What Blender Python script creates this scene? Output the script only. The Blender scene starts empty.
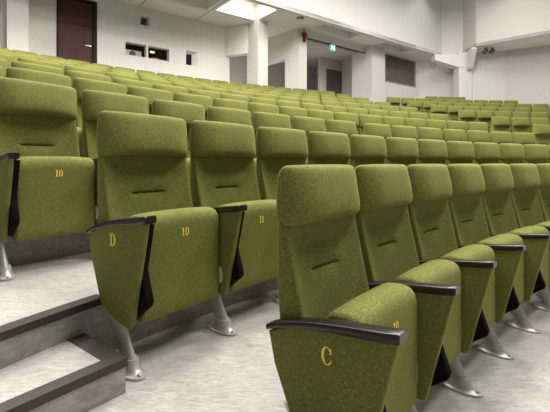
import bpy, bmesh, math, random
from mathutils import Vector, Matrix
random.seed(7)
C = bpy.context.scene.collection
PI = math.pi
# ------------------------------------------------------------------ camera
F, HY, EYE = 388.52, 162.58, 1.1627        # focal length (px of a 550 frame), horizon row, eye height over the lowest floor
cam = bpy.data.cameras.new('camera'); camo = bpy.data.objects.new('camera', cam); C.objects.link(camo)
camo.location = (0, 0, EYE); camo.rotation_euler = (PI/2, 0, 0)
cam.sensor_width = 36; cam.lens = F/550*36; cam.shift_y = (HY-206)/550; cam.clip_start = .05
bpy.context.scene.camera = camo
sc = bpy.context.scene
sc.view_settings.view_transform = 'Standard'; sc.view_settings.look = 'None'
sc.view_settings.gamma = 1; sc.view_settings.exposure = 0.0; sc.view_settings.use_curve_mapping = False

# ------------------------------------------------------------------ materials
def srgb(r, g, b):
    f = lambda c: (c/255/12.92 if c/255 <= .04045 else ((c/255+.055)/1.055)**2.4)
    return (f(r), f(g), f(b), 1)
def mat(name, col, rough=.6, metal=0, spec=.5):
    m = bpy.data.materials.new(name); m.use_nodes = True
    b = m.node_tree.nodes['Principled BSDF']
    b.inputs['Base Color'].default_value = col; b.inputs['Roughness'].default_value = rough
    b.inputs['Metallic'].default_value = metal; b.inputs['Specular IOR Level'].default_value = spec
    return m
def nodes(m): return m.node_tree.nodes, m.node_tree.links, m.node_tree.nodes['Principled BSDF']
def coords(m, kind='Object', scale=(1, 1, 1), rot=(0, 0, 0)):
    N, L, b = nodes(m)
    t = N.new('ShaderNodeTexCoord'); mp = N.new('ShaderNodeMapping')
    mp.inputs['Scale'].default_value = scale; mp.inputs['Rotation'].default_value = rot
    L.new(t.outputs[kind], mp.inputs['Vector']); return mp.outputs['Vector']
def noise(m, vec, scale, detail=3, rough=.5, dist=0):
    N, L, b = nodes(m); n = N.new('ShaderNodeTexNoise')
    n.inputs['Scale'].default_value = scale; n.inputs['Detail'].default_value = detail
    n.inputs['Roughness'].default_value = rough; n.inputs['Distortion'].default_value = dist
    L.new(vec, n.inputs['Vector']); return n.outputs['Fac']
def ramp(m, fac, stops):
    N, L, b = nodes(m); r = N.new('ShaderNodeValToRGB')
    while len(r.color_ramp.elements) < len(stops): r.color_ramp.elements.new(.5)
    for e, (p, c) in zip(r.color_ramp.elements, stops): e.position = p; e.color = c
    L.new(fac, r.inputs['Fac']); return r.outputs['Color']
def mathn(m, op, a, b_):
    N, L, b = nodes(m); n = N.new('ShaderNodeMath'); n.operation = op
    for i, v in enumerate((a, b_)):
        if isinstance(v, (int, float)): n.inputs[i].default_value = v
        else: L.new(v, n.inputs[i])
    return n.outputs[0]
def bump(m, fac, strength, dist=.002):
    N, L, b = nodes(m); n = N.new('ShaderNodeBump')
    n.inputs['Strength'].default_value = strength; n.inputs['Distance'].default_value = dist
    L.new(fac, n.inputs['Height']); L.new(n.outputs['Normal'], b.inputs['Normal'])
def basecol(m, out): N, L, b = nodes(m); L.new(out, b.inputs['Base Color'])

M = {}
# olive wool fabric: cross-woven slubs
m = M['fabric'] = mat('olive_fabric', srgb(118, 117, 54), .9, spec=.15)
N_, L_, b_ = nodes(m)
h1 = noise(m, coords(m, scale=(75, 75, 330)), 1, 2, .6)
h2 = noise(m, coords(m, scale=(330, 330, 75)), 1, 2, .6)
w = mathn(m, 'ADD', mathn(m, 'MULTIPLY', h1, .5), mathn(m, 'MULTIPLY', h2, .5))
big = noise(m, coords(m), 9, 2)
w2 = mathn(m, 'ADD', mathn(m, 'MULTIPLY', w, .93), mathn(m, 'MULTIPLY', big, .07))
basecol(m, ramp(m, w2, [(.30, srgb(74, 75, 34)), (.5, srgb(109, 110, 54)), (.70, srgb(146, 146, 86))]))
bump(m, w, .3, .003)
b_.inputs['Sheen Weight'].default_value = .2; b_.inputs['Sheen Roughness'].default_value = .45
b_.inputs['Sheen Tint'].default_value = srgb(225, 225, 150)
M['crease'] = mat('fabric_shadow_seam', srgb(70, 70, 28), .95, spec=.1)
m = M['black'] = mat('black_lacquered_wood', srgb(26, 25, 24), .32)
bump(m, noise(m, coords(m, scale=(60, 3, 60)), 4, 3), .08)
m = M['felt'] = mat('black_felt', srgb(17, 17, 16), .95, spec=.1)
bump(m, noise(m, coords(m), 300, 2), .3)
m = M['alu'] = mat('cast_aluminium', srgb(182, 177, 169), .42, .45)
bump(m, noise(m, coords(m), 90, 2), .06)
m = M['plastic'] = mat('white_plastic', srgb(214, 210, 202), .4)
M['gold'] = mat('gold_thread', srgb(255, 218, 96), .5)
# marbled linoleum
def lino(name, a, b, c, scale=(2.2, 9, 2.2), rot=(0, 0, .15)):
    m = mat(name, b, .42, spec=.35)
    v = coords(m, scale=scale, rot=rot)
    n1 = noise(m, v, 1.6, 8, .68, 1.4); n2 = noise(m, v, 7, 5, .7, .6)
    s = mathn(m, 'ADD', mathn(m, 'MULTIPLY', n1, .65), mathn(m, 'MULTIPLY', n2, .35))
    basecol(m, ramp(m, s, [(.32, a), (.5, b), (.66, c)]))
    return m
M['floor'] = lino('marbled_linoleum', srgb(128, 124, 117), srgb(170, 166, 159), srgb(192, 188, 182), scale=(9, 34, 9))
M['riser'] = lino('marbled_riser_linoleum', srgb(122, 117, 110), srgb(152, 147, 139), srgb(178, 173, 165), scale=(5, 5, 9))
m = M['nosing'] = mat('ribbed_rubber_nosing', srgb(54, 47, 40), .5)
bump(m, noise(m, coords(m, scale=(2, 2, 2)), 60, 2), .2)
# walls
m = M['wall'] = mat('white_panelling', srgb(226, 223, 217), .75, spec=.25)
n1 = noise(m, coords(m, 'Object', scale=(14, 14, .35)), 1.5, 4, .6)
basecol(m, ramp(m, n1, [(.3, srgb(221, 218, 212)), (.7, srgb(229, 226, 220))])); bump(m, n1, .08, .003)
m = M['wavy'] = mat('embossed_wall_covering', srgb(214, 210, 203), .75, spec=.25)
N_, L_, b_ = nodes(m)
wv = N_.new('ShaderNodeTexWave'); wv.wave_type = 'BANDS'; wv.bands_direction = 'DIAGONAL'
wv.inputs['Scale'].default_value = 5.5; wv.inputs['Distortion'].default_value = 4.5
wv.inputs['Detail'].default_value = 1; wv.inputs['Detail Scale'].default_value = 4.5
L_.new(coords(m, scale=(1.4, .5, .7)), wv.inputs['Vector'])
basecol(m, ramp(m, wv.outputs['Fac'], [(.15, srgb(209, 205, 198)), (.75, srgb(215, 211, 204))])); bump(m, wv.outputs['Fac'], .13, .008)
M['ceiling'] = mat('ceiling_plaster', srgb(234, 231, 226), .8, spec=.2)
M['groove'] = mat('panel_joint', srgb(128, 123, 116), .8)
M['foyer'] = mat('grey_foyer_paint', srgb(178, 173, 166), .7, spec=.3)
M['darkfoyer'] = mat('dark_foyer_door', srgb(78, 73, 67), .45)
m = M['wood'] = mat('mahogany_veneer', srgb(66, 36, 31), .55, spec=.25)
n1 = noise(m, coords(m, scale=(12, 12, .8)), 2, 5, .6)
basecol(m, ramp(m, n1, [(.3, srgb(58, 32, 28)), (.7, srgb(84, 46, 38))]))
M['darkwood'] = mat('dark_door_frame', srgb(40, 22, 19), .6, spec=.2)
M['chrome'] = mat('brushed_steel', srgb(205, 202, 196), .3, .9)
M['dark'] = mat('dark_booth_lining', srgb(34, 32, 30), .8)
M['red'] = mat('red_bell_enamel', srgb(132, 22, 30), .3)
m = M['glass'] = bpy.data.materials.new('booth_glass'); m.use_nodes = True
nt = m.node_tree; nt.nodes.clear(); o = nt.nodes.new('ShaderNodeOutputMaterial'); mx = nt.nodes.new('ShaderNodeMixShader')
tr = nt.nodes.new('ShaderNodeBsdfTransparent'); gl = nt.nodes.new('ShaderNodeBsdfGlossy'); gl.inputs['Roughness'].default_value = .02
mx.inputs[0].default_value = .05; nt.links.new(tr.outputs[0], mx.inputs[1]); nt.links.new(gl.outputs[0], mx.inputs[2]); nt.links.new(mx.outputs[0], o.inputs[0])
def emis(name, col, s):
    m = mat(name, col, .5); b = nodes(m)[2]
    b.inputs['Emission Color'].default_value = col; b.inputs['Emission Strength'].default_value = s; return m
M['exitblue'] = emis('lit_sign_face', srgb(70, 190, 215), .75)
M['exitwhite'] = emis('lit_sign_symbol', srgb(240, 250, 250), .9)
M['lightpanel'] = emis('luminous_ceiling_panel', srgb(255, 252, 244), 9)
M['louvre'] = mat('bronze_grille', srgb(150, 141, 127), .6)
M['orange'] = mat('orange_plastic', srgb(208, 128, 62), .5)
M['grey'] = mat('grey_metal', srgb(110, 106, 100), .45, .4)

# ------------------------------------------------------------------ mesh helpers
def link(name, bm, material, parent=None, smooth=40):
    me = bpy.data.meshes.new(name); bmesh.ops.recalc_face_normals(bm, faces=bm.faces[:]); bm.to_mesh(me); bm.free()
    for mm in (material if isinstance(material, list) else [material]): me.materials.append(mm)
    if smooth:
        for p in me.polygons: p.use_smooth = True
        me.set_sharp_from_angle(angle=math.radians(smooth))
    o = bpy.data.objects.new(name, me); C.objects.link(o)
    if parent: o.parent = parent
    return o
def tag(o, label=None, cat=None, group=None, kind=None):
    for k, v in (('label', label), ('category', cat), ('group', group), ('kind', kind)):
        if v: o[k] = v
    return o
def struct(name, bm, material, parent=None, smooth=0):
    o = link(name, bm, material, parent, smooth)
    if not parent: o['kind'] = 'structure'
    return o
def empty(name, loc, rz=0):
    o = bpy.data.objects.new(name, None); C.objects.link(o); o.location = loc; o.rotation_euler = (0, 0, rz); o.empty_display_size = .1
    return o
def loft(bm, secs, cap=True, mi=0):
    rows = [[bm.verts.new(p) for p in s] for s in secs]; n = len(rows[0])
    for a, b in zip(rows, rows[1:]):
        for i in range(n):
            f = bm.faces.new((a[i], a[(i+1) % n], b[(i+1) % n], b[i])); f.material_index = mi
    if cap:
        for r, rv in ((rows[0], True), (rows[-1], False)):
            c = sum((v.co for v in r), Vector())/n; cv = bm.verts.new(c)
            for i in range(n):
                f = bm.faces.new((r[(i+1) % n], r[i], cv) if rv else (r[i], r[(i+1) % n], cv)); f.material_index = mi
def prism(bm, poly, fn, d0, d1, bev=0):
    """polygon extruded: fn(u, v, d) -> point"""
    a = [bm.verts.new(fn(u, v, d0)) for u, v in poly]; b = [bm.verts.new(fn(u, v, d1)) for u, v in poly]
    n = len(poly); fs = [bm.faces.new(a[::-1]), bm.faces.new(b)]
    for i in range(n): fs.append(bm.faces.new((a[i], a[(i+1) % n], b[(i+1) % n], b[i])))
    if bev:
        bmesh.ops.recalc_face_normals(bm, faces=fs)
        es = {e for f in fs[:2] for e in f.edges}
        bmesh.ops.bevel(bm, geom=list(es), offset=bev, segments=3, affect='EDGES', profile=.5, clamp_overlap=True)
def box(bm, p0, p1, T=None, bev=0):
    x0, y0, z0 = p0; x1, y1, z1 = p1
    vs = [bm.verts.new((x, y, z)) for x in (x0, x1) for y in (y0, y1) for z in (z0, z1)]
    fs = [bm.faces.new([vs[i] for i in q]) for q in ((0, 1, 3, 2), (4, 6, 7, 5), (0, 4, 5, 1), (2, 3, 7, 6), (0, 2, 6, 4), (1, 5, 7, 3))]
    if T:
        for v in vs: v.co = T(v.co)
    if bev:
        bmesh.ops.recalc_face_normals(bm, faces=fs)
        bmesh.ops.bevel(bm, geom=list({e for f in fs for e in f.edges}), offset=bev, segments=2, affect='EDGES', profile=.5)
def lathe(bm, prof, n=20, T=None):
    secs = [[(r*math.cos(2*PI*i/n), r*math.sin(2*PI*i/n), z) for i in range(n)] for r, z in prof]
    if T: secs = [[T(Vector(p)) for p in s] for s in secs]
    loft(bm, secs)
def catmull(pts, seg=5):
    out = []; n = len(pts)
    for i in range(n):
        p0, p1, p2, p3 = (Vector(pts[(i+j-1) % n]) for j in range(4))
        for k in range(seg):
            t = k/seg
            out.append(.5*((2*p1)+(p2-p0)*t+(2*p0-5*p1+4*p2-p3)*t*t+(3*p1-p0-3*p2+p3)*t**3))
    return out
def inset(prof, d):
    n = len(prof); A = sum(prof[i].x*prof[(i+1) % n].y-prof[(i+1) % n].x*prof[i].y for i in range(n)); s = 1 if A > 0 else -1
    out = []
    for i in range(n):
        t = (prof[(i+1) % n]-prof[i-1]).normalized(); out.append(prof[i]+Vector((-t.y, t.x))*s*d)
    return out
def cushion(bm, pts, x0, x1, r, nx=14, seg=5, deform=None, rd=None):
    """closed (y, z) profile swept along x with rounded ends"""
    prof = catmull(pts, seg); secs = []; k = 5; rd = rd or r
    xs = [(x0+r*(1-math.cos(i/k*PI/2)), rd*(1-math.sin(i/k*PI/2))) for i in range(k)]
    xs += [(x0+r+(x1-x0-2*r)*i/nx, 0) for i in range(nx+1)]
    xs += [(x1-r*(1-math.cos(i/k*PI/2)), rd*(1-math.sin(i/k*PI/2))) for i in range(k-1, -1, -1)]
    for x, d in xs:
        pr = inset(prof, d) if d else prof
        s = [Vector((x, p.x, p.y)) for p in pr]
        if deform: s = [deform(v) for v in s]
        secs.append(s)
    loft(bm, secs)
def sstep(a, b, x):
    t = min(1, max(0, (x-a)/(b-a))); return t*t*(3-2*t)

# ------------------------------------------------------------------ lettering (seriffed, condensed; unit height, centred)
def strip(outer, inner): return [(outer[i], outer[i+1], inner[i+1], inner[i]) for i in range(len(outer)-1)]
def glyph(ch):
    q = []
    R = lambda x0, z0, x1, z1: q.append(((x0, z0), (x1, z0), (x1, z1), (x0, z1)))
    E = lambda a0, a1, rx, rz, cx=0, cz=0, n=28: [(cx+rx*math.cos(a0+(a1-a0)*i/n), cz+rz*math.sin(a0+(a1-a0)*i/n)) for i in range(n+1)]
    if ch == '0': q += strip(E(0, 2*PI, .27, .5), E(0, 2*PI, .12, .44)); w = .62
    elif ch == '1':
        R(-.08, -.5, .08, .5); R(-.2, -.5, .2, -.44); q.append(((-.2, .36), (-.08, .36), (-.08, .5), (-.14, .44))); w = .5
    elif ch == 'D':
        R(-.32, -.5, -.13, .5); R(-.41, -.5, -.05, -.45); R(-.41, .45, -.05, .5)
        q += strip(E(-PI/2, PI/2, .50, .5, -.08), E(-PI/2, PI/2, .28, .45, -.08)); w = .84
    elif ch == 'C':
        q += strip(E(math.radians(40), math.radians(320), .36, .5), E(math.radians(40), math.radians(320), .19, .455))
        R(.2, .14, .29, .44); R(.25, -.32, .29, -.12); w = .72
    return q, w
def lettering(bm, text, h, T, depth=.0016):
    gs = [glyph(c) for c in text]; tot = sum(g[1] for g in gs); x = -tot/2
    for q, w in gs:
        for poly in q:
            prism(bm, [((u+x+w/2)*h, v*h) for u, v in poly], T, 0, depth)
        x += w

# ------------------------------------------------------------------ the seat (local: x along the row, -y front, z up, origin on floor under left panel)
W = .55
def obj_headrest(par):
    bm = bmesh.new()
    P = [(.022, .952), (.030, 1.02), (.026, 1.10), (.006, 1.147), (-.03, 1.154), (-.060, 1.132), (-.083, 1.065), (-.098, 1.0), (-.097, .956), (-.068, .937), (-.01, .938)]
    def df(v):
        u = (v.x-.258)/.254; zt = sstep(1.0, 1.15, v.z)
        v = v.copy(); v.z -= zt*.005*abs(u)**3
        if v.y < 0: v.y -= .68*v.y*min(1, abs(u))**4.5
        v.z += .010*(1-u*u)*(1-zt)-.005*(1-zt)
        return v
    cushion(bm, P, .002, .514, .030, 14, 4, df, .022)
    return link('headrest', bm, M['fabric'], par, 60)
def obj_backrest(par):
    bm = bmesh.new()
    P = [(.020, .99), (.0, 1.0), (-.018, .985), (-.030, .93)]
    zs = [.88, .84, .81, .79, .775, .764, .756, .750, .745, .740, .735, .729, .721, .71, .69, .65, .58, .52, .46]
    P += [(-.034-(.915-z)*.235, z) for z in zs]
    P += [(-.142, .40), (-.12, .375), (-.07, .37), (-.03, .40), (.0, .5), (.022, .66), (.028, .8), (.026, .92)]
    def df(v):
        v = v.copy(); u = (v.x-.258)/.25
        fr = sstep(-.005, -.035, v.y)*sstep(.965, .82, v.z)
        v.y += fr*.042*(1-min(1, abs(u))**3.6)
        win = sstep(.100, .078, abs(v.x-.258))
        d = v.z-.7425
        v.y += fr*win*(.017*math.exp(-(d/.006)**2)+.010*math.exp(-(d/.03)**2))
        return v
    cushion(bm, P, .006, .510, .026, 26, 2, df, .022)
    return link('backrest', bm, M['fabric'], par, 75)
def obj_seat(par):
    bm = bmesh.new()
    P = [(-.318, .235), (-.318, .34), (-.318, .45), (-.318, .56), (-.316, .615), (-.300, .652), (-.268, .668), (-.22, .668), (-.178, .655), (-.16, .61), (-.165, .5), (-.19, .36), (-.215, .24), (-.24, .195), (-.28, .184), (-.308, .195)]
    def df(v):
        v = v.copy(); u = (v.x-.275)/.23
        v.z -= .010*sstep(.55, .66, v.z)*abs(u)**3
        return v
    cushion(bm, P, .046, .501, .022, 10, 3, df)
    return link('seat', bm, M['fabric'], par, 60)
PANEL = [(.026, .558), (-.015, .576), (-.08, .602), (-.17, .626), (-.26, .641), (-.37, .653), (-.457, .656), (-.437, .575), (-.405, .45), (-.376, .335), (-.350, .222), (-.342, .205), (-.325, .197), (-.25, .205), (-.17, .226), (-.10, .252), (-.088, .262), (-.05, .345), (.0, .452)]
def obj_panel(par, xo=0):
    bm = bmesh.new(); prism(bm, PANEL, lambda u, v, d: (xo+d, u, v), -.03, -.002, .006)
    return link('side_panel', bm, M['fabric'], par, 40)
INS = [(.03, .53), (-.12, .60), (-.30, .635), (-.432, .645), (-.402, .52), (-.384, .45), (-.404, .39), (-.428, .325), (-.420, .303), (-.350, .250), (-.335, .236), (-.32, .226), (-.20, .24), (-.10, .275)]
def obj_insert(par, xo=0):
    bm = bmesh.new(); prism(bm, INS, lambda u, v, d: (xo+d, u, v), -.0015, .034, .004)
    return link('panel_insert', bm, M['felt'], par, 40)
def obj_arm(par, xo=0):
    bm = bmesh.new(); secs = []
    path = [(.036, .580, .016), (.031, .583, .022), (-.01, .600, .024), (-.08, .621, .026), (-.17, .642, .028), (-.26, .657, .030), (-.36, .671, .034), (-.42, .679, .034), (-.456, .685, .034), (-.463, .683, .029)]
    n = 16
    for i, (y, z, th) in enumerate(path):
        hw = .029*(.93 if i in (0, len(path)-1) else 1)
        s = []
        for k in range(n):
            a = 2*PI*k/n; c, sn = math.cos(a), math.sin(a)
            s.append((xo-.006+hw*math.copysign(abs(c)**.35, c), y, z-th/2+th/2*math.copysign(abs(sn)**.35, sn)))
        secs.append(s)
    loft(bm, secs)
    return link('armrest', bm, M['black'], par, 50)
def oval(cx, cy, z, hx, hy, n=20, p=1.0):
    out = []
    for k in range(n):
        a = 2*PI*k/n; c, s = math.cos(a), math.sin(a)
        out.append((cx+hx*math.copysign(abs(c)**p, c), cy+hy*math.copysign(abs(s)**p, s), z))
    return out
def obj_leg(par, xo=0):
    bm = bmesh.new(); x = xo-.006
    loft(bm, [oval(x, -.12, .32, .018, .10), oval(x, -.175, .225, .019, .085), oval(x, -.24, .13, .021, .062), oval(x, -.297, .058, .024, .043)])
    leg = link('leg', bm, M['alu'], par, 50)
    bm = bmesh.new()
    loft(bm, [oval(x, -.296, .066, .032, .050), oval(x, -.296, .06, .035, .053), oval(x, -.296, .03, .037, .062), oval(x, -.294, .014, .044, .088), oval(x, -.292, .011, .050, .114), oval(x, -.292, 0, .051, .116)])
    for y in (-.382, -.202):
        lathe(bm, [(.011, .012), (.011, .018), (.007, .022)], 10, lambda p, y=y: Vector((p.x+x, p.y+y, p.z)))
    link('base_plate', bm, M['alu'], leg, 40)
    return leg
def obj_cap(par, xo=0):
    bm = bmesh.new()
    secs = []
    for xx, k in ((.5045, 1), (.512, 1), (.517, .85), (.519, .55)):
        secs.append([(xo+xx, -.304+.021*k*math.cos(2*PI*i/16), .305+.044*k*math.sin(2*PI*i/16)) for i in range(16)])
    loft(bm, secs)
    return link('hinge_cap', bm, M['plastic'], par, 40)
def obj_number(par, text):
    bm = bmesh.new(); lettering(bm, text, .040, lambda u, v, d: (.275+u, -.3185-d, .567+v))
    o = link('seat_number', bm, M['gold'], par, 0); o['label'] = 'gold number '+text; return o
def obj_letter(par, text, y, z):
    bm = bmesh.new(); lettering(bm, text, .058, lambda u, v, d: (-.0302-d, y-u, z+v))
    o = link('row_letter', bm, M['gold'], par, 0); o['label'] = 'gold letter '+text; return o

proto = empty('auditorium_seat', (0, 0, 0))
obj_headrest(proto); obj_backrest(proto)
st_ = obj_seat(proto); cap_ = obj_cap(st_); 
pn_ = obj_panel(proto); obj_insert(pn_); obj_arm(proto); obj_leg(proto)
# the same side pieces again for the right end of a row, made once and copied
ends = empty('end_source', (0, 0, 0))
e_p = obj_panel(ends, W); obj_insert(e_p, W); obj_arm(ends, W); obj_leg(ends, W)
def copy_tree(o, parent=None):
    c = o.copy(); C.objects.link(c); c.parent = parent
    for ch in list(o.children): copy_tree(ch, c)
    return c

# ------------------------------------------------------------------ seating rows: concentric arcs
CX, CY, RC, PITCH = 9.1828, -6.1103, 11.8528, .96737
ROWS = 'CDEFGHIJKL'
ztop = [-.0076, .2552, .5240, .8023, 1.0771, 1.3561]
while len(ztop) < 10: ztop.append(ztop[-1]+.2755)
FL = [z-1.155+EYE for z in ztop]; FL[0] = 0.0                   # floor height of every row
RAD = [RC+i*PITCH+max(0, i-5)*.066 for i in range(10)]
th0 = [2.4550, 2.4700, 2.44263, 2.45598, 2.4356, 2.41538]
pit = [.54905, .55438, .5569, .53709, .54581, .55619]
def project(x, y, z): return 275+F*x/y, HY-F*(z-EYE)/y
def ordinal(n):
    b = ['', 'first', 'second', 'third', 'fourth', 'fifth', 'sixth', 'seventh', 'eighth', 'ninth', 'tenth', 'eleventh', 'twelfth', 'thirteenth', 'fourteenth', 'fifteenth', 'sixteenth', 'seventeenth', 'eighteenth', 'nineteenth', 'twentieth', 'twenty-first', 'twenty-second', 'twenty-third', 'twenty-fourth']
    return b[n]
nth = ['', 'first', 'second', 'third', 'fourth', 'fifth', 'sixth', 'seventh', 'eighth']
seats = []          # (row, theta of left side, right_end?, label, number, letter)
def visible(i, th):
    Ri = RAD[i]; px = []
    for t in (th, th-W/Ri):
        x, y = CX+Ri*math.cos(t), CY+Ri*math.sin(t)
        px.append(project(x, y, ztop[i]+EYE)[0] if y > .3 else 9999)
    return px[1] > -4 and px[0] < 552
def main_row(i):
    Ri = RAD[i]; out = []
    if i == 0: return [th0[0]-k*pit[0]/Ri for k in range(8)]
    if i == 1: return [th0[1]-k*pit[1]/Ri for k in range(12)]
    if i == 2: return [th0[2]-(k*pit[2]+(.127 if k >= 6 else 0))/Ri for k in range(-1, 13)]
    if i <= 5:
        n = {3: 15, 4: 15, 5: 15}[i]
        return [th for th in (th0[i]-k*pit[i]/Ri for k in range(-3, n)) if th < 2.495 and visible(i, th)]
    # back rows: laid out from their right end by the far aisle
    xend = {6: 391.6, 7: 369.7, 8: 351.0, 9: 335.8}[i]
    s = (xend-275)/F; a, b, c = 1+s*s, -2*(s*CX+CY), CX*CX+CY*CY-Ri*Ri
    Y = (-b+math.sqrt(b*b-4*a*c))/(2*a); te = math.atan2(Y-CY, s*Y-CX)
    return [th for th in (te+k*.5525/Ri for k in range(24, 0, -1)) if th < 2.51 and visible(i, th)]
for i in range(10):
    ths = main_row(i); n = len(ths)
    for k, th in enumerate(ths):
        num = let = None
        where = 'the row marked D' if i == 1 else 'the front row marked C' if i == 0 else '%s row behind row D' % nth[i-1]
        if i == 0: lab = 'olive green folding seat, %s from the left end of %s' % (ordinal(k+1), where)
        elif i == 1: lab = 'olive green folding seat, %s from the left end of %s' % (ordinal(k+1), where)
        elif i == 2: lab = 'olive green folding seat, %s from the left end of %s' % (ordinal(k+1), where)
        else: lab = 'olive green folding seat, %s from far aisle end, %s' % (ordinal(n-k), where)
        if i == 0 and k == 0: lab = 'large olive green folding seat nearest us, end panel bearing gold letter C'; num, let = '10', ('C', -.223, .548)
        if i == 0 and k == 1: num = '11'
        if i == 1 and k == 0: lab = 'olive green folding seat numbered 10 with gold letter D on its end panel'; num, let = '10', ('D', -.205, .560)
        if i == 1 and k == 1: lab = 'olive green folding seat numbered 11 beside the end seat of row D'; num = '11'
        if i == 2 and k == 0: lab = 'olive green folding seat numbered 10 at left edge, in row behind row D'; num = '10'
        seats.append((i, th, i >= 2 and k == n-1, lab, num, let))
# block across the far aisle
starts = {3: 532.7, 4: 491.5, 5: 458.3, 6: 430.6, 7: 406.8, 8: 386.4, 9: 425.2}
stops = {8: 521, 9: 468}
for i, xs in starts.items():
    Ri = RAD[i]; s = (xs-275)/F; a, b, c = 1+s*s, -2*(s*CX+CY), CX*CX+CY*CY-Ri*Ri
    Y = (-b+math.sqrt(b*b-4*a*c))/(2*a); th = math.atan2(Y-CY, s*Y-CX); k = 0; row = []
    while visible(i, th):
        x1 = th-.55/Ri; xr = project(CX+Ri*math.cos(x1), CY+Ri*math.sin(x1), 1)[0]
        if i in stops and xr > stops[i]+4: break
        row.append(th); th -= .55/Ri
    for k, th in enumerate(row):
        lab = 'small olive seat beyond the far aisle, %s from the aisle in its %s row' % (ordinal(k+1), ['nearest', 'second', 'third', 'fourth', 'fifth', 'sixth', 'rearmost'][i-3])
        seats.append((i, th, i in stops and k == len(row)-1, lab, None, None))
first = True
for i, th, rend, lab, num, let in seats:
    o = proto if first else copy_tree(proto)
    if first: src = [None]
    first = False
    Ri = RAD[i]
    o.location = (CX+Ri*math.cos(th), CY+Ri*math.sin(th), FL[i]); o.rotation_euler = (0, 0, th-W/2/Ri-PI/2)
    tag(o, lab, 'seat', 'olive auditorium seats')
    if rend:
        for ch in list(ends.children): copy_tree(ch, o)
# numbers and letters only after copying, so that no copy inherits them
allseats = [o for o in C.objects if o.parent is None and o.name.startswith('auditorium_seat')]
bylab = {o['label']: o for o in allseats}
for i, th, rend, lab, num, let in seats:
    o = bylab[lab]
    if num: obj_number([c for c in o.children if c.name.startswith('seat') and not c.name.startswith('seat_n')][0], num)
    if let: obj_letter([c for c in o.children if c.name.startswith('side_panel')][0], *let)
def wipe(o):
    for ch in list(o.children): wipe(ch)
    bpy.data.objects.remove(o)
wipe(ends)

# ------------------------------------------------------------------ terraced floor
def sector(bm, r0, r1, z0, z1, a0, a1, da=.012):
    n = max(2, int(abs(a1-a0)/da)); secs = []
    R0, R1 = r0, r1
    for k in range(n+1):
        a = a0+(a1-a0)*k/n; c, s = math.cos(a), math.sin(a)
        r0 = R0(a) if callable(R0) else R0; r1 = R1(a) if callable(R1) else R1
        secs.append([(CX+r0*c, CY+r0*s, z0), (CX+r1*c, CY+r1*s, z0), (CX+r1*c, CY+r1*s, z1), (CX+r0*c, CY+r0*s, z1)])
    loft(bm, secs)
A0, A1 = 1.45, 2.85
RISE = [None]+[RAD[i]-.06 for i in range(9)]+[RAD[9]+.12]       # radius of the step up into row i (index i), the last is the rear landing
RISE = [RAD[0]-2.6]+[RAD[i-1]-.065 for i in range(1, 10)]
SKEW = lambda a: RISE[2]-max(0, a-2.472)*2.0          # the aisle edge of the second platform runs slightly askew of the arc
ZL = EYE+2.0                                                    # rear landing
for i in range(10):
    bm = bmesh.new(); r1 = RISE[i+1] if i < 9 else RAD[9]+.12
    if i == 0: sector(bm, 5.5, r1, -.2, 0, A0, A1)
    else: sector(bm, RISE[i] if i != 2 else SKEW, r1, FL[i]-.012, FL[i], A0, A1)
    struct('floor', bm, M['floor'])
    if i:
        bm = bmesh.new(); sector(bm, RISE[i] if i != 2 else SKEW, r1+.0, FL[i-1]-.02, FL[i]-.0125, A0, A1)
        struct('riser', bm, M['riser'])
# dark stair nosings and the half steps of the near aisle
NA = 2.478; NB = 2.85
NAI = [0, 2.464, 2.4705]+[2.497]*7
def nosing(bm, r, z, a0, a1, w=.062, h=.030):
    fr = r if callable(r) else (lambda a: r)
    sector(bm, lambda a: fr(a)-.006, lambda a: fr(a)+w, z-h, z+.003, a0, a1, .01)
bm = bmesh.new()
for i in range(2, 10): nosing(bm, RISE[i] if i > 2 else SKEW, FL[i], NAI[i], NB)
nosing(bm, RISE[1], FL[1], NAI[1], NB)
struct('trim_1', bm, M['nosing'])
for i in range(1, 10):
    zt = (FL[i-1]+FL[i])/2; r0 = RISE[i]-.365; a = NAI[i]+(.0079 if i == 2 else .0022)
    bm = bmesh.new(); sector(bm, r0+.004, RISE[i], FL[i-1], zt-.012, a, NB); struct('step', bm, M['riser'])
    bm = bmesh.new(); sector(bm, r0+.055, RISE[i], zt-.0115, zt, a+.005, NB); struct('step_tread', bm, M['floor'])
    bm = bmesh.new(); sector(bm, r0-.002, r0+.058, zt-.030, zt+.003, a-.0004, NB, .01)
    sector(bm, r0+.059, RISE[i]-.001, zt-.030, zt+.003, a-.0004, a+.0055, .003)
    struct('trim_2', bm, M['nosing'])

# ------------------------------------------------------------------ the room behind: t runs along the rear wall, n away from the stage
U, NV = Vector((.8, .6, 0)), Vector((-.6, .8, 0))
def TN(p): return U*p[0]+NV*p[1]+Vector((0, 0, p[2]+EYE))
def bx(bm, t0, t1, n0, n1, z0, z1): box(bm, (t0, n0, z0), (t1, n1, z1), TN)
def tpix(px, n):
    s = (px-275)/F; Y = n/(.8-.6*s); return .8*s*Y+.6*Y
def zpix(px, py, n):
    s = (px-275)/F; return (HY-py)/F*n/(.8-.6*s)
ZC, ZF, NW = 4.61, 2.0, 11.6
ZL0 = -.3
bm = bmesh.new(); bx(bm, -6, 16, 9.9+.62, 15, 1.6, ZF); struct('floor', bm, M['floor'])
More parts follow.
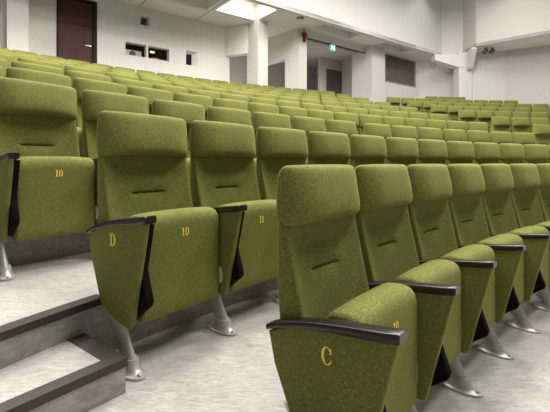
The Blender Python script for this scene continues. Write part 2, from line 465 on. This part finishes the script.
# rear wall with the door and the projection openings
dw0, dw1 = tpix(56.5, NW), tpix(97, NW)
pw = (tpix(124.5, NW), tpix(170, NW), 3.11, 3.53)
h1 = (tpix(140.5, NW), tpix(149.5, NW), 4.09, 4.375)
h2 = (tpix(186, NW), tpix(198, NW), 3.11, 3.585)
holes = [(dw0, dw1, ZF-.1, 4.45), pw, h1, h2]
def holed(bm, t0, t1, n0, n1, z0, z1, holes):
    ts = sorted({t0, t1, *[h[0] for h in holes], *[h[1] for h in holes]}); zs = sorted({z0, z1, *[h[2] for h in holes], *[h[3] for h in holes]})
    ts = [t for t in ts if t0 <= t <= t1]; zs = [z for z in zs if z0 <= z <= z1]
    for a, b in zip(ts, ts[1:]):
        run = None
        for c, d in zip(zs, zs[1:]):
            inside = any(h[0] <= (a+b)/2 <= h[1] and h[2] <= (c+d)/2 <= h[3] for h in holes)
            if inside:
                if run: bx(bm, a, b, n0, n1, *run)
                run = None
            else: run = (run[0], d) if run else (c, d)
        if run: bx(bm, a, b, n0, n1, *run)
TW0, TW1 = tpix(29, NW), 6.75
bm = bmesh.new(); holed(bm, dw1, TW1, NW, NW+.2, 1.6, 5.4, [h for h in holes[1:]]); struct('wall_back', bm, M['wall'])
bm = bmesh.new(); bx(bm, TW0-1.5, dw0, NW, NW+.2, 1.6, 5.4); struct('wall_back_left', bm, M['wavy'])
bm = bmesh.new(); bx(bm, dw0, dw1, NW, NW+.2, 4.45, 5.4); struct('trim_3', bm, M['wall'])
bm = bmesh.new(); bx(bm, -6, TW0-1.5, NW+.6, NW+.8, 1.6, 5.4); struct('wall_left', bm, M['foyer'])
# pillar at the far left
bm = bmesh.new(); bx(bm, tpix(7, 11.15), tpix(28.5, 11.15), 11.15, NW, 1.6, 5.4); struct('pillar', bm, M['wavy'])
# mahogany door
d = empty('door_1', TN(((dw0+dw1)/2, NW, ZF))); d['kind'] = 'structure'
Ti = lambda p: TN(p)-d.location
bm = bmesh.new()
for a, b, z0, z1 in ((dw0, dw0+.05, ZF, 4.45), (dw1-.10, dw1, ZF, 4.45), (dw0+.05, dw1-.10, 4.39, 4.45)):
    box(bm, (a, NW-.02, z0), (b, NW+.14, z1), Ti)
link('door_frame', bm, M['darkwood'], d, 0)
zj = zpix(75, 23.5, NW)
bm = bmesh.new()
box(bm, (dw0+.052, NW+.05, ZF), (dw1-.102, NW+.10, zj-.006), Ti, .004); box(bm, (dw0+.052, NW+.05, zj+.006), (dw1-.102, NW+.10, 4.388), Ti, .004)
box(bm, (dw0+.06, NW+.06, zj-.008), (dw1-.11, NW+.09, zj+.008), Ti)
lf = link('door_leaf', bm, M['wood'], d, 0)
ht, hz = tpix(92, NW), zpix(90, 46, NW)
bm = bmesh.new(); box(bm, (ht-.17, NW-.005, hz-.011), (ht-.01, NW+.010, hz+.011), Ti, .004); box(bm, (ht-.04, NW+.009, hz-.012), (ht-.016, NW+.052, hz+.012), Ti)
link('door_handle', bm, M['chrome'], lf, 0)
# booth windows
def frame_bars(bm, t0, t1, z0, z1, w, n0, n1, T):
    box(bm, (t0, n0, z0), (t1, n1, z0+w), T); box(bm, (t0, n0, z1-w), (t1, n1, z1), T)
    box(bm, (t0, n0, z0+w), (t0+w, n1, z1-w), T); box(bm, (t1-w, n0, z0+w), (t1, n1, z1-w), T)
w1 = empty('window_1', TN(((pw[0]+pw[1])/2, NW, pw[2]))); w1['kind'] = 'structure'
T1 = lambda p: TN(p)-w1.location
tm = tpix(147.3, NW)
bm = bmesh.new(); frame_bars(bm, pw[0], pw[1], pw[2], pw[3], .022, NW-.012, NW+.19, T1); box(bm, (tm-.025, NW+.0, pw[2]+.022), (tm+.025, NW+.19, pw[3]-.022), T1)
link('window_frame', bm, M['ceiling'], w1, 0)
TP = lambda p: T1((p[0], p[1]-.16*(p[2]-pw[2])/(pw[3]-pw[2]), p[2]))          # booth glass leans out at the top
bm = bmesh.new(); box(bm, (pw[0]+.022, NW+.17, pw[2]+.022), (tm-.026, NW+.176, pw[3]-.022), TP); link('pane', bm, M['glass'], w1, 0)
bm = bmesh.new(); box(bm, (tm+.026, NW+.17, pw[2]+.022), (pw[1]-.022, NW+.176, pw[3]-.022), TP); link('pane', bm, M['glass'], w1, 0)
for nm, h, ins in (('window_2', h1, (.016, .02, .012, .016)), ('window_3', h2, (.05, .15, .05, .07))):
    e = empty(nm, TN(((h[0]+h[1])/2, NW, h[2]))); e['kind'] = 'structure'; T2 = lambda p, e=e: TN(p)-e.location
    # splayed white reveal narrowing towards a small dark opening
    a = [(h[0], h[2]), (h[1], h[2]), (h[1], h[3]), (h[0], h[3])]
    b = [(h[0]+ins[0], h[2]+ins[2]), (h[1]-ins[1], h[2]+ins[2]), (h[1]-ins[1], h[3]-ins[3]), (h[0]+ins[0], h[3]-ins[3])]
    bm = bmesh.new(); va = [bm.verts.new(T2((t, NW-.002, z))) for t, z in a]; vb = [bm.verts.new(T2((t, NW+(.14 if nm == 'window_3' else .05), z))) for t, z in b]
    vc = [bm.verts.new(T2((t, NW+.19, z))) for t, z in b]
    for r0, r1 in ((va, vb), (vb, vc)):
        for k in range(4): bm.faces.new((r0[k], r0[(k+1) % 4], r1[(k+1) % 4], r1[k]))
    link('splayed_reveal', bm, M['ceiling'], e, 0)
    bm = bmesh.new(); box(bm, (b[0][0], NW+.17, b[0][1]), (b[1][0], NW+.176, b[2][1]), T2); link('pane', bm, M['glass'], e, 0)
# the dark projection booth
bm = bmesh.new()
bx(bm, 2.2, 6.6, 14.2, 14.3, 1.9, 5.2); bx(bm, 2.1, 2.2, NW+.21, 14.3, 1.9, 5.2); bx(bm, 6.6, 6.7, NW+.21, 14.3, 1.9, 5.2); bx(bm, 2.1, 6.7, NW+.21, 14.3, 5.2, 5.3)
struct('wall_booth', bm, M['dark'])
bm = bmesh.new(); bx(bm, 2.3, 6.3, NW+.28, NW+1.0, 3.10, 3.15); bx(bm, 2.35, 2.42, NW+.3, NW+.98, ZF, 3.10); bx(bm, 6.2, 6.27, NW+.3, NW+.98, ZF, 3.10)
tag(link('booth_counter', bm, M['dark'], None, 0), 'dark counter inside the projection booth behind the long window', 'counter')
pt = tpix(131.5, NW+.45)
pj = empty('projector', TN((pt, NW+.52, 3.15)), math.atan2(.6, .8))
bm = bmesh.new(); box(bm, (-.27, -.2, .02), (.27, .2, .24), None, .03); body = link('projector_body', bm, M['plastic'], pj, 40)
bm = bmesh.new(); lathe(bm, [(.085, .0), (.085, .05), (.07, .055), (.06, .03)], 24, lambda p: Vector((p.x-.02, -.2-p.z, .12+p.y))); link('lens', bm, M['black'], pj, 40)
bm = bmesh.new()
for x in (-.2, .2):
    for y in (-.14, .14): lathe(bm, [(.02, 0), (.02, .022)], 10, lambda p, x=x, y=y: Vector((p.x+x, p.y+y, p.z)))
link('feet', bm, M['black'], pj, 0)
tag(pj, 'white projector with a round black lens behind the left pane of the booth window', 'projector')
ot = tpix(155.5, NW+.45)
bm = bmesh.new(); lathe(bm, [(.16, 0), (.16, .08), (.14, .125), (.08, .15), (.02, .155)], 20, lambda p: TN((ot, NW+.5, 3.15))+p)
tag(link('reel_case', bm, M['orange'], None, 40), 'rounded orange case showing low behind the right pane of the booth window', 'case')
bm = bmesh.new(); lt = tpix(152.5, NW+1.2); bx(bm, lt-.07, lt+.07, NW+1.2, NW+1.25, 3.66, 3.71)  # glowing bar stands in for a light reflection in the right pane
tag(link('booth_glint', bm, emis('booth_glint_glow', srgb(255, 250, 240), 1.2), None, 0), 'small glowing bar imitating a reflection high behind the right pane of the booth window', 'reflection')

# partitions, pillars and foyer to the right of the rear wall
def plan(bm, pts, z0, z1):
    prism(bm, pts, lambda u, v, dd: (u, v, dd+EYE), z0, z1)
def off(p, q, w):
    p, q = Vector(p), Vector(q); dd = (q-p).normalized(); nn = Vector((-dd.y, dd.x))*w
    return [p, q, q+nn, p+nn]
P = lambda t, n: (U*t+NV*n).to_2d()
A_l = P(7.0, 10.85)
bm = bmesh.new(); plan(bm, off((-1.7, 13.22), tuple(A_l), .22), 3.63, 5.4); struct('beam', bm, M['wall'])
bm = bmesh.new(); bx(bm, 7.04, 7.43, 10.3, 10.95, 1.6, 5.4); struct('pillar', bm, [M['wavy'], M['wall']])
p0, p1 = Vector((-.258, 14.3)), Vector((.82, 13.3)); pm = p0+(p1-p0)*.566
bm = bmesh.new(); plan(bm, off(tuple(p0-(p1-p0)*.3), tuple(pm), .2), 3.64, 5.4); plan(bm, off(tuple(pm), tuple(p1-(p1-p0)*.02), .2), 1.6, 5.4); struct('wall_partition', bm, M['wall'])
tB = tpix(299, 10.15); tB2 = tpix(306.8, 10.15)
bm = bmesh.new(); bx(bm, tB, tB2, 10.15, 10.5, 1.6, 5.4); struct('pillar', bm, M['wavy'])
tC, tC2 = 12.13, 12.93
NR = 10.2
bm = bmesh.new(); bx(bm, tC, tC2, 9.86, 10.9, 1.6, 5.4); struct('pillar', bm, M['wavy'])
# grille wall and the stretch behind the column
g0, g1 = tpix(385, NR), tpix(415.5, NR); gz0, gz1 = zpix(385, 81.5, NR), zpix(385, 53.5, NR)
bm = bmesh.new(); holed(bm, tC2, tpix(419, NR), NR, NR+.25, 1.6, 5.4, [(g0, g1, gz0, gz1)]); struct('wall_rear', bm, M['wall'])
bm = bmesh.new(); plan(bm, off(tuple(P(tpix(419, NR), NR)), (8.45, 17.25), .2), 1.6, 5.4); struct('wall_rear', bm, M['wavy'])
gr = empty('vent_grille', TN(((g0+g1)/2, NR, gz0))); Tg = lambda p: TN(p)-gr.location
bm = bmesh.new(); frame_bars(bm, g0, g1, gz0, gz1, .045, NR-.015, NR+.1, Tg); link('grille_frame', bm, M['louvre'], gr, 0)
bm = bmesh.new(); nl = 15
for k in range(nl):
    z = gz0+.05+(gz1-gz0-.1)*(k+.5)/nl
    va = [bm.verts.new(Tg(p)) for p in ((g0+.04, NR+.01, z-.035), (g1-.04, NR+.01, z-.035), (g1-.04, NR+.075, z+.03), (g0+.04, NR+.075, z+.03), (g0+.04, NR+.018, z-.043), (g1-.04, NR+.018, z-.043), (g1-.04, NR+.083, z+.022), (g0+.04, NR+.083, z+.022))]
    for q in ((0, 1, 2, 3), (7, 6, 5, 4), (0, 4, 5, 1), (1, 5, 6, 2), (2, 6, 7, 3), (3, 7, 4, 0)): bm.faces.new([va[j] for j in q])
link('louvres', bm, M['louvre'], gr, 0)
bm = bmesh.new(); box(bm, (g0, NR+.12, gz0), (g1, NR+.2, gz1), Tg); link('grille_back', bm, M['dark'], gr, 0)
tag(gr, 'large bronze louvred ventilation grille set in the white rear wall', 'grille')
# foyer
bm = bmesh.new(); bx(bm, 6.8, 12.8, 13.6, 13.8, 1.6, 5.2); bx(bm, 12.6, 12.8, 10.46, 13.6, 1.6, 5.2); struct('wall_foyer', bm, M['foyer'])
bm = bmesh.new(); bx(bm, 8.75, 12.6, 10.55, 13.6, 4.42, 4.5); struct('ceiling_foyer', bm, M['foyer'])
fd0, fd1 = tpix(326, 11.9), tpix(356, 11.9)
bm = bmesh.new(); bx(bm, fd0, fd1+.3, 11.9, 12.0, ZF, 4.0); dd = struct('door_2', bm, M['darkfoyer'])
bm = bmesh.new(); bx(bm, fd0-.35, fd0, 11.88, 12.02, ZF, 4.41); bx(bm, fd0, fd1+.5, 11.88, 12.02, 4.0, 4.41); struct('wall_foyer', bm, M['foyer'])
# black head track with the exit sign
rz0 = 4.375
bm = bmesh.new(); bx(bm, tB2, tC, 10.2, 10.26, rz0-.03, rz0-.005); struct('trim_4', bm, M['black'])
bm = bmesh.new(); bx(bm, tB2, tC, 10.21, 10.25, rz0-.004, 4.62); struct('trim_5', bm, M['wall'])
et = tpix(332.3, 10.1); ez = zpix(332.3, 47.8, 10.1)
ex = empty('exit_sign', TN((et, 10.1, ez)), math.atan2(.6, .8))
bm = bmesh.new(); box(bm, (-.135, -.02, -.115), (.135, .02, .115), None, .006); link('sign_box', bm, M['plastic'], ex, 0)
bm = bmesh.new(); box(bm, (-.128, -.024, -.108), (.128, -.0205, .108)); fc = link('sign_face', bm, M['exitblue'], ex, 0)
bm = bmesh.new(); Tq = lambda u, v, dd: (u, -.0245-dd, v)
prism(bm, [(.05, -.085), (.115, -.085), (.115, .085), (.05, .085)], Tq, 0, .002)                       # doorway
prism(bm, [(-.055+.022*math.cos(a*PI/6), .07+.022*math.sin(a*PI/6)) for a in range(12)], Tq, 0, .002)   # head
prism(bm, [(-.09, .04), (-.03, .045), (.0, -.005), (-.03, -.02)], Tq, 0, .002)                          # trunk
prism(bm, [(-.03, -.015), (.0, -.005), (.035, -.045), (.02, -.075), (.005, -.075), (.01, -.045)], Tq, 0, .002)
prism(bm, [(-.035, -.02), (-.01, -.02), (-.05, -.06), (-.1, -.065), (-.1, -.05), (-.06, -.045)], Tq, 0, .002)
prism(bm, [(-.035, .045), (.03, .02), (.028, .005), (-.03, .025)], Tq, 0, .002)
link('running_figure', bm, M['exitwhite'], ex, 0)
bm = bmesh.new(); box(bm, (-.125, -.012, .115), (-.075, .012, (rz0-.03)-ez)); box(bm, (-.125, -.012, (rz0-.06)-ez), (-.075, .10, (rz0-.03)-ez)); link('bracket', bm, M['black'], ex, 0)
tag(ex, 'small lit blue exit sign with a white running figure under the black track', 'sign')
# alarm bell
ab_t = tpix(303.7, 10.15); az = zpix(303.7, 35.3, 10.15)
ab = empty('alarm_bell', TN((ab_t, 10.145, az)), math.atan2(.6, .8))
bm = bmesh.new(); lathe(bm, [(.10, .02), (.115, .03), (.11, .06), (.08, .10), (.03, .12)], 24, lambda p: Vector((p.x, -p.z, p.y))); link('gong', bm, M['red'], ab, 50)
bm = bmesh.new(); lathe(bm, [(.06, .0), (.06, .05), (.05, .085), (.02, .1)], 20, lambda p: Vector((p.x, -p.z, p.y-.185))); link('sounder', bm, M['red'], ab, 50)
bm = bmesh.new(); box(bm, (-.05, -.02, -.24), (.05, 0, .08), None, .004); box(bm, (-.014, -.018, .08), (.014, -.001, .30)); link('back_plate', bm, M['grey'], ab, 0)
tag(ab, 'round red alarm bell with a small red sounder on the narrow pillar', 'alarm bell')

# ------------------------------------------------------------------ soffit with recessed wells
def soffit(t0, t1, n0, n1, wells, z, zt, g=.012):
    bm = bmesh.new()
    ts = sorted({t0, t1, *[w_[0] for w_ in wells], *[w_[1] for w_ in wells]})
    for a, b in zip(ts, ts[1:]):
        ws = [w_ for w_ in wells if w_[0] <= (a+b)/2 <= w_[1]]
        if ws: bx(bm, a, b, n0, ws[0][2], z, z+.12); bx(bm, a, b, ws[0][3], n1, z, z+.12)
        else: bx(bm, a, b, n0, n1, z, z+.12)
    return struct('ceiling', bm, M['ceiling'])
FN = 9.13
wells = [(-1.7, .1, FN+.2, 10.6), (.3, 1.8, FN+.2, 10.6), (2.0, 3.55, FN+.2, 10.6), (3.8, 5.4, FN+.2, 10.6), (5.62, 7.08, FN+.2, 10.48), (9.05, 10.9, FN+.22, 9.9), (12.3, 14.0, FN+.22, 9.84)]
soffit(-6, 5.5, FN, NW+.05, [w_ for w_ in wells if w_[0] < 5], ZC, .12); soffit(5.5, 7.0, FN, NW+.1, [(5.62, 7.0, FN+.2, 10.48)], ZC, .12); soffit(7.0, 18.5, FN, NW+2.1, [(7.0, 7.08, FN+.2, 10.48)]+[w_ for w_ in wells if w_[0] > 8], ZC, .12)
for k, (a, b, c, d_) in enumerate(wells):
    bm = bmesh.new(); hgt = .55 if k == 4 else .35
    bx(bm, a-.03, a, c-.03, d_+.03, ZC+.12, ZC+hgt); bx(bm, b, b+.03, c-.03, d_+.03, ZC+.12, ZC+hgt)
    bx(bm, a, b, c-.03, c, ZC+.12, ZC+hgt); bx(bm, a, b, d_, d_+.03, ZC+.12, ZC+hgt); bx(bm, a-.03, b+.03, c-.03, d_+.03, ZC+hgt, ZC+hgt+.03)
    struct('ceiling_recess', bm, M['ceiling'])
# joints between soffit panels
bm = bmesh.new()
for t in (.2, 1.9, 3.68, 5.5): bx(bm, t-.012, t+.012, FN+.1, NW, ZC-.004, ZC-.001)
for a in (2.0, 3.8): bx(bm, a-.1, a+1.7, 10.66, 10.675, ZC-.004, ZC-.001)
struct('trim_6', bm, M['groove'])
a, b, c, d_ = wells[4]
lp = empty('ceiling_light', TN(((a+b)/2, 9.85, ZC+.5)))
Tl = lambda p: TN(p)-lp.location
bm = bmesh.new(); box(bm, (a+.08, c+.08, ZC+.47), (b-.15, 10.1, ZC+.5), Tl); link('diffuser', bm, M['lightpanel'], lp, 0)
bm = bmesh.new(); frame_bars(bm, 0, 1, 0, 1, .01, 0, .01, lambda p: Vector((a+.07, c+.07, 0))) if False else box(bm, (a+.06, c+.06, ZC+.5), (b-.13, 10.12, ZC+.55), Tl); link('light_housing', bm, M['grey'], lp, 0)
tag(lp, 'bright luminous panel recessed in the soffit around the free-standing pillar head', 'ceiling light')
# smoke detector
sd = empty('smoke_detector', TN((tpix(300.3, 9.43), 9.43, ZC)))
bm = bmesh.new(); lathe(bm, [(.12, 0), (.12, -.02), (.10, -.035)], 24); link('mounting_ring', bm, M['grey'], sd, 40)
bm = bmesh.new(); lathe(bm, [(.09, -.035), (.085, -.06), (.05, -.08), (.01, -.083)], 24); link('sensor_dome', bm, M['plastic'], sd, 40)
tag(sd, 'round pale smoke detector on the underside of the gallery front', 'smoke detector')

# ------------------------------------------------------------------ tall upper wall (gallery front) in three facets, folding at right
ZT = 8.5
a0 = P(-6, FN); f1 = P(tpix(441.8, FN), FN); f2 = Vector((7.98, 16.5)); f3 = Vector((8.05, 15.75)); f4 = Vector((7.95, 15.36)); f5 = Vector((9.78, 13.82)); f6 = f5+(f5-f4)*2.0
def facet(name, p, q, z0, z1, m_, th=.12):
    bm = bmesh.new(); plan(bm, off(tuple(p), tuple(q), th), z0, z1); return struct(name, bm, m_)
facet('wall_upper_left', a0, f1, ZC-.01, ZT, M['wall'])
facet('wall_upper_middle', f1, f2, ZC-.01, ZT, M['wall'])
facet('wall_upper_fold', f2, f4, ZC-.01, ZT, M['wavy'])
facet('wall_upper_right', f4, f6, ZC-.01, ZT, M['wavy'])
bm = bmesh.new()
for p, q in ((a0, f1), (f1, f2), (f2, f4), (f4, f6)): plan(bm, off(tuple(p), tuple(q), .02), ZC-.03, ZC-.0105)
struct('trim_7', bm, M['groove'])
# right wall under the overhang and its soffit
r0, r1_, r2 = Vector((8.02, 16.34)), Vector((9.5, 16.05)), Vector((10.78, 15.23)); r3 = r2+(r2-r1_)*3
k0 = P(tpix(460, NR), NR+.1)
bm = bmesh.new()
prism(bm, [tuple(f2), tuple(f4), tuple(f6), tuple(f6+Vector((2.2, 2.2))), tuple(r3+Vector((.5, .5))), tuple(r1_+Vector((.2, 1.5))), tuple(k0+Vector((0, 1.5)))], lambda u, v, dd: (u, v, dd+EYE), ZC+.001, ZC+.1)
struct('ceiling_right', bm, M['ceiling'])
facet('wall_right', r0, r1_, 1.0, ZC, M['wall'], .2)
facet('wall_right', r1_, r2, 1.0, ZC, M['wavy'], .2)
facet('wall_right', r2, r3, 1.0, ZC, M['wavy'], .2)
bm = bmesh.new(); prism(bm, [(3.5, 13.5), (7.2, 14.2), (9.6, 13.6), (17, 9), (20, 12), (12, 18.5), (6, 20), (3.5, 18)], lambda u, v, dd: (u, v, dd+EYE), .9, 1.28); struct('floor', bm, M['floor'])
# column with two haunched brackets
cxp = lambda px, Y: (px-275)/F*Y
Yc = 16.15
bm = bmesh.new(); box(bm, (cxp(459, Yc), Yc, 1.2+EYE), (cxp(472, Yc), Yc+.5, ZC+EYE-.02))
def bracket(bm, pts, Y, dy): prism(bm, [(cxp(x, Y), (HY-y)/F*Y+EYE) for x, y in pts], lambda u, v, dd: (u, dd, v), Y, Y+dy)
bracket(bm, [(435, 54.3), (465, 54.3), (465, 67.2), (459, 67.2), (435, 60)], Yc-.02, .4)
struct('pillar', bm, M['wall'])
bm = bmesh.new()
d1 = Vector((f4.x-.05, f4.y+.02)); 
pts = [(.04, ZC-.03), (.04, ZC-.10), (.55, ZC-.74), (.75, ZC-.76), (.75, ZC-.03)]
dirv = (Vector((cxp(470, Yc), Yc+.2))-d1).normalized(); side = Vector((-dirv.y, dirv.x))
prism(bm, pts, lambda u, v, dd: (d1.x+dirv.x*u+side.x*dd, d1.y+dirv.y*u+side.y*dd, v+EYE), -.10, .10)
struct('beam', bm, M['wall'])
# two small spotlights under the right overhang
for px, lab in ((485.5, 'small dark spotlight under the right overhang, nearer the column'), (492, 'small dark spotlight under the right overhang, farther from the column')):
    Y = 15.6; e = empty('spotlight', (cxp(px, Y), Y, ZC+EYE))
    bm = bmesh.new(); lathe(bm, [(.03, 0), (.03, -.03)], 12); lathe(bm, [(.012, -.03), (.012, -.08)], 8); link('mount', bm, M['grey'], e, 0)
    bm = bmesh.new(); R_ = Matrix.Rotation(math.radians(70), 3, 'X'); lathe(bm, [(.05, .1), (.08, .08), (.095, -.08), (.08, -.075), (.06, -.03)], 18, lambda p: R_ @ Vector(p)+Vector((0, 0, -.14))); link('lamp_head', bm, M['grey'], e, 40)
    tag(e, lab, 'spotlight', 'spotlights under the right overhang')

# ------------------------------------------------------------------ light
wld = bpy.data.worlds.new('world'); sc.world = wld; wld.use_nodes = True
wld.node_tree.nodes['Background'].inputs[0].default_value = (1, .975, .935, 1); wld.node_tree.nodes['Background'].inputs[1].default_value = .25
def area(name, loc, size, power, target=None, col=(1, .972, .93), sy=None):
    l = bpy.data.lights.new(name, 'AREA'); l.size = size; l.energy = power; l.color = col
    if sy: l.shape = 'RECTANGLE'; l.size_y = sy
    o = bpy.data.objects.new(name, l); C.objects.link(o); o.location = (loc[0], loc[1], loc[2]+EYE)
    if target: o.rotation_euler = (Vector((target[0], target[1], target[2]+EYE))-o.location).to_track_quat('-Z', 'Y').to_euler()
    return o
# hall lamps in the (unseen) main ceiling; some added to brighten walls and row C
for x, y, p in ((-1.2, 3.6, 350), (2.0, 6.2, 390), (-2.6, 6.0, 350), (1.4, 7.6, 190), (5.0, 10.2, 240), (5.0, 4.4, 310), (1.4, 2.8, 320), (-4.9, 5.0, 260), (6.9, 12.4, 95), (9.4, 9.4, 80), (3.8, 1.0, 230)):
    area('hall_lamp', (x, y, 6.6), 1.6, p)
# wall washers along the top of the gallery front
for px in (312, 420):
    t = tpix(px, FN); p = U*t+NV*(FN-1.0)
    l = bpy.data.lights.new('wall_washer', 'SPOT'); l.energy = 45; l.spot_size = math.radians(100); l.spot_blend = .9; l.shadow_soft_size = .08; l.color = (1, .96, .9)
    o = bpy.data.objects.new('wall_washer', l); C.objects.link(o); o.location = (p.x, p.y, 7.4+EYE); q = U*t+NV*FN
    o.rotation_euler = (Vector((q.x, q.y, 4.2+EYE))-o.location).to_track_quat('-Z', 'Y').to_euler()
pR = f4+(f5-f4)*.68; nr = Vector((-.644, -.765))
l = bpy.data.lights.new('wall_washer', 'SPOT'); l.energy = 45; l.spot_size = math.radians(100); l.spot_blend = .9; l.shadow_soft_size = .08; l.color = (1, .96, .9)
o = bpy.data.objects.new('wall_washer', l); C.objects.link(o); o.location = (pR.x+nr.x*1.0, pR.y+nr.y*1.0, 7.2+EYE)
o.rotation_euler = (Vector((pR.x, pR.y, 4.0+EYE))-o.location).to_track_quat('-Z', 'Y').to_euler()

# added point fills without fixtures, brightening the foyer and the booth
for t, n, p in ((8.0, 12.3, 30), (10.6, 11.3, 14)):
    q = U*t+NV*n; l = bpy.data.lights.new('foyer_fill', 'POINT'); l.energy = p; l.shadow_soft_size = .15; l.color = (1, .95, .88)
    o = bpy.data.objects.new('foyer_fill', l); C.objects.link(o); o.location = (q.x, q.y, 3.1+EYE)
q = U*(lt-.2)+NV*(NW+.45); l = bpy.data.lights.new('booth_fill', 'POINT'); l.energy = 1.6; l.shadow_soft_size = .05
o = bpy.data.objects.new('booth_fill', l); C.objects.link(o); o.location = (q.x, q.y, 3.95+EYE)

# added spot without a fixture, brightening the wall beside the column
l = bpy.data.lights.new('wall_fill', 'SPOT'); l.energy = 420; l.spot_size = math.radians(24); l.spot_blend = 1; l.shadow_soft_size = .25; l.color = (1, .97, .93)
o = bpy.data.objects.new('wall_fill', l); C.objects.link(o); o.location = (4.2, 9.6, 4.5+EYE)
o.rotation_euler = (Vector((7.3, 18.3, 3.5+EYE))-o.location).to_track_quat('-Z', 'Y').to_euler()
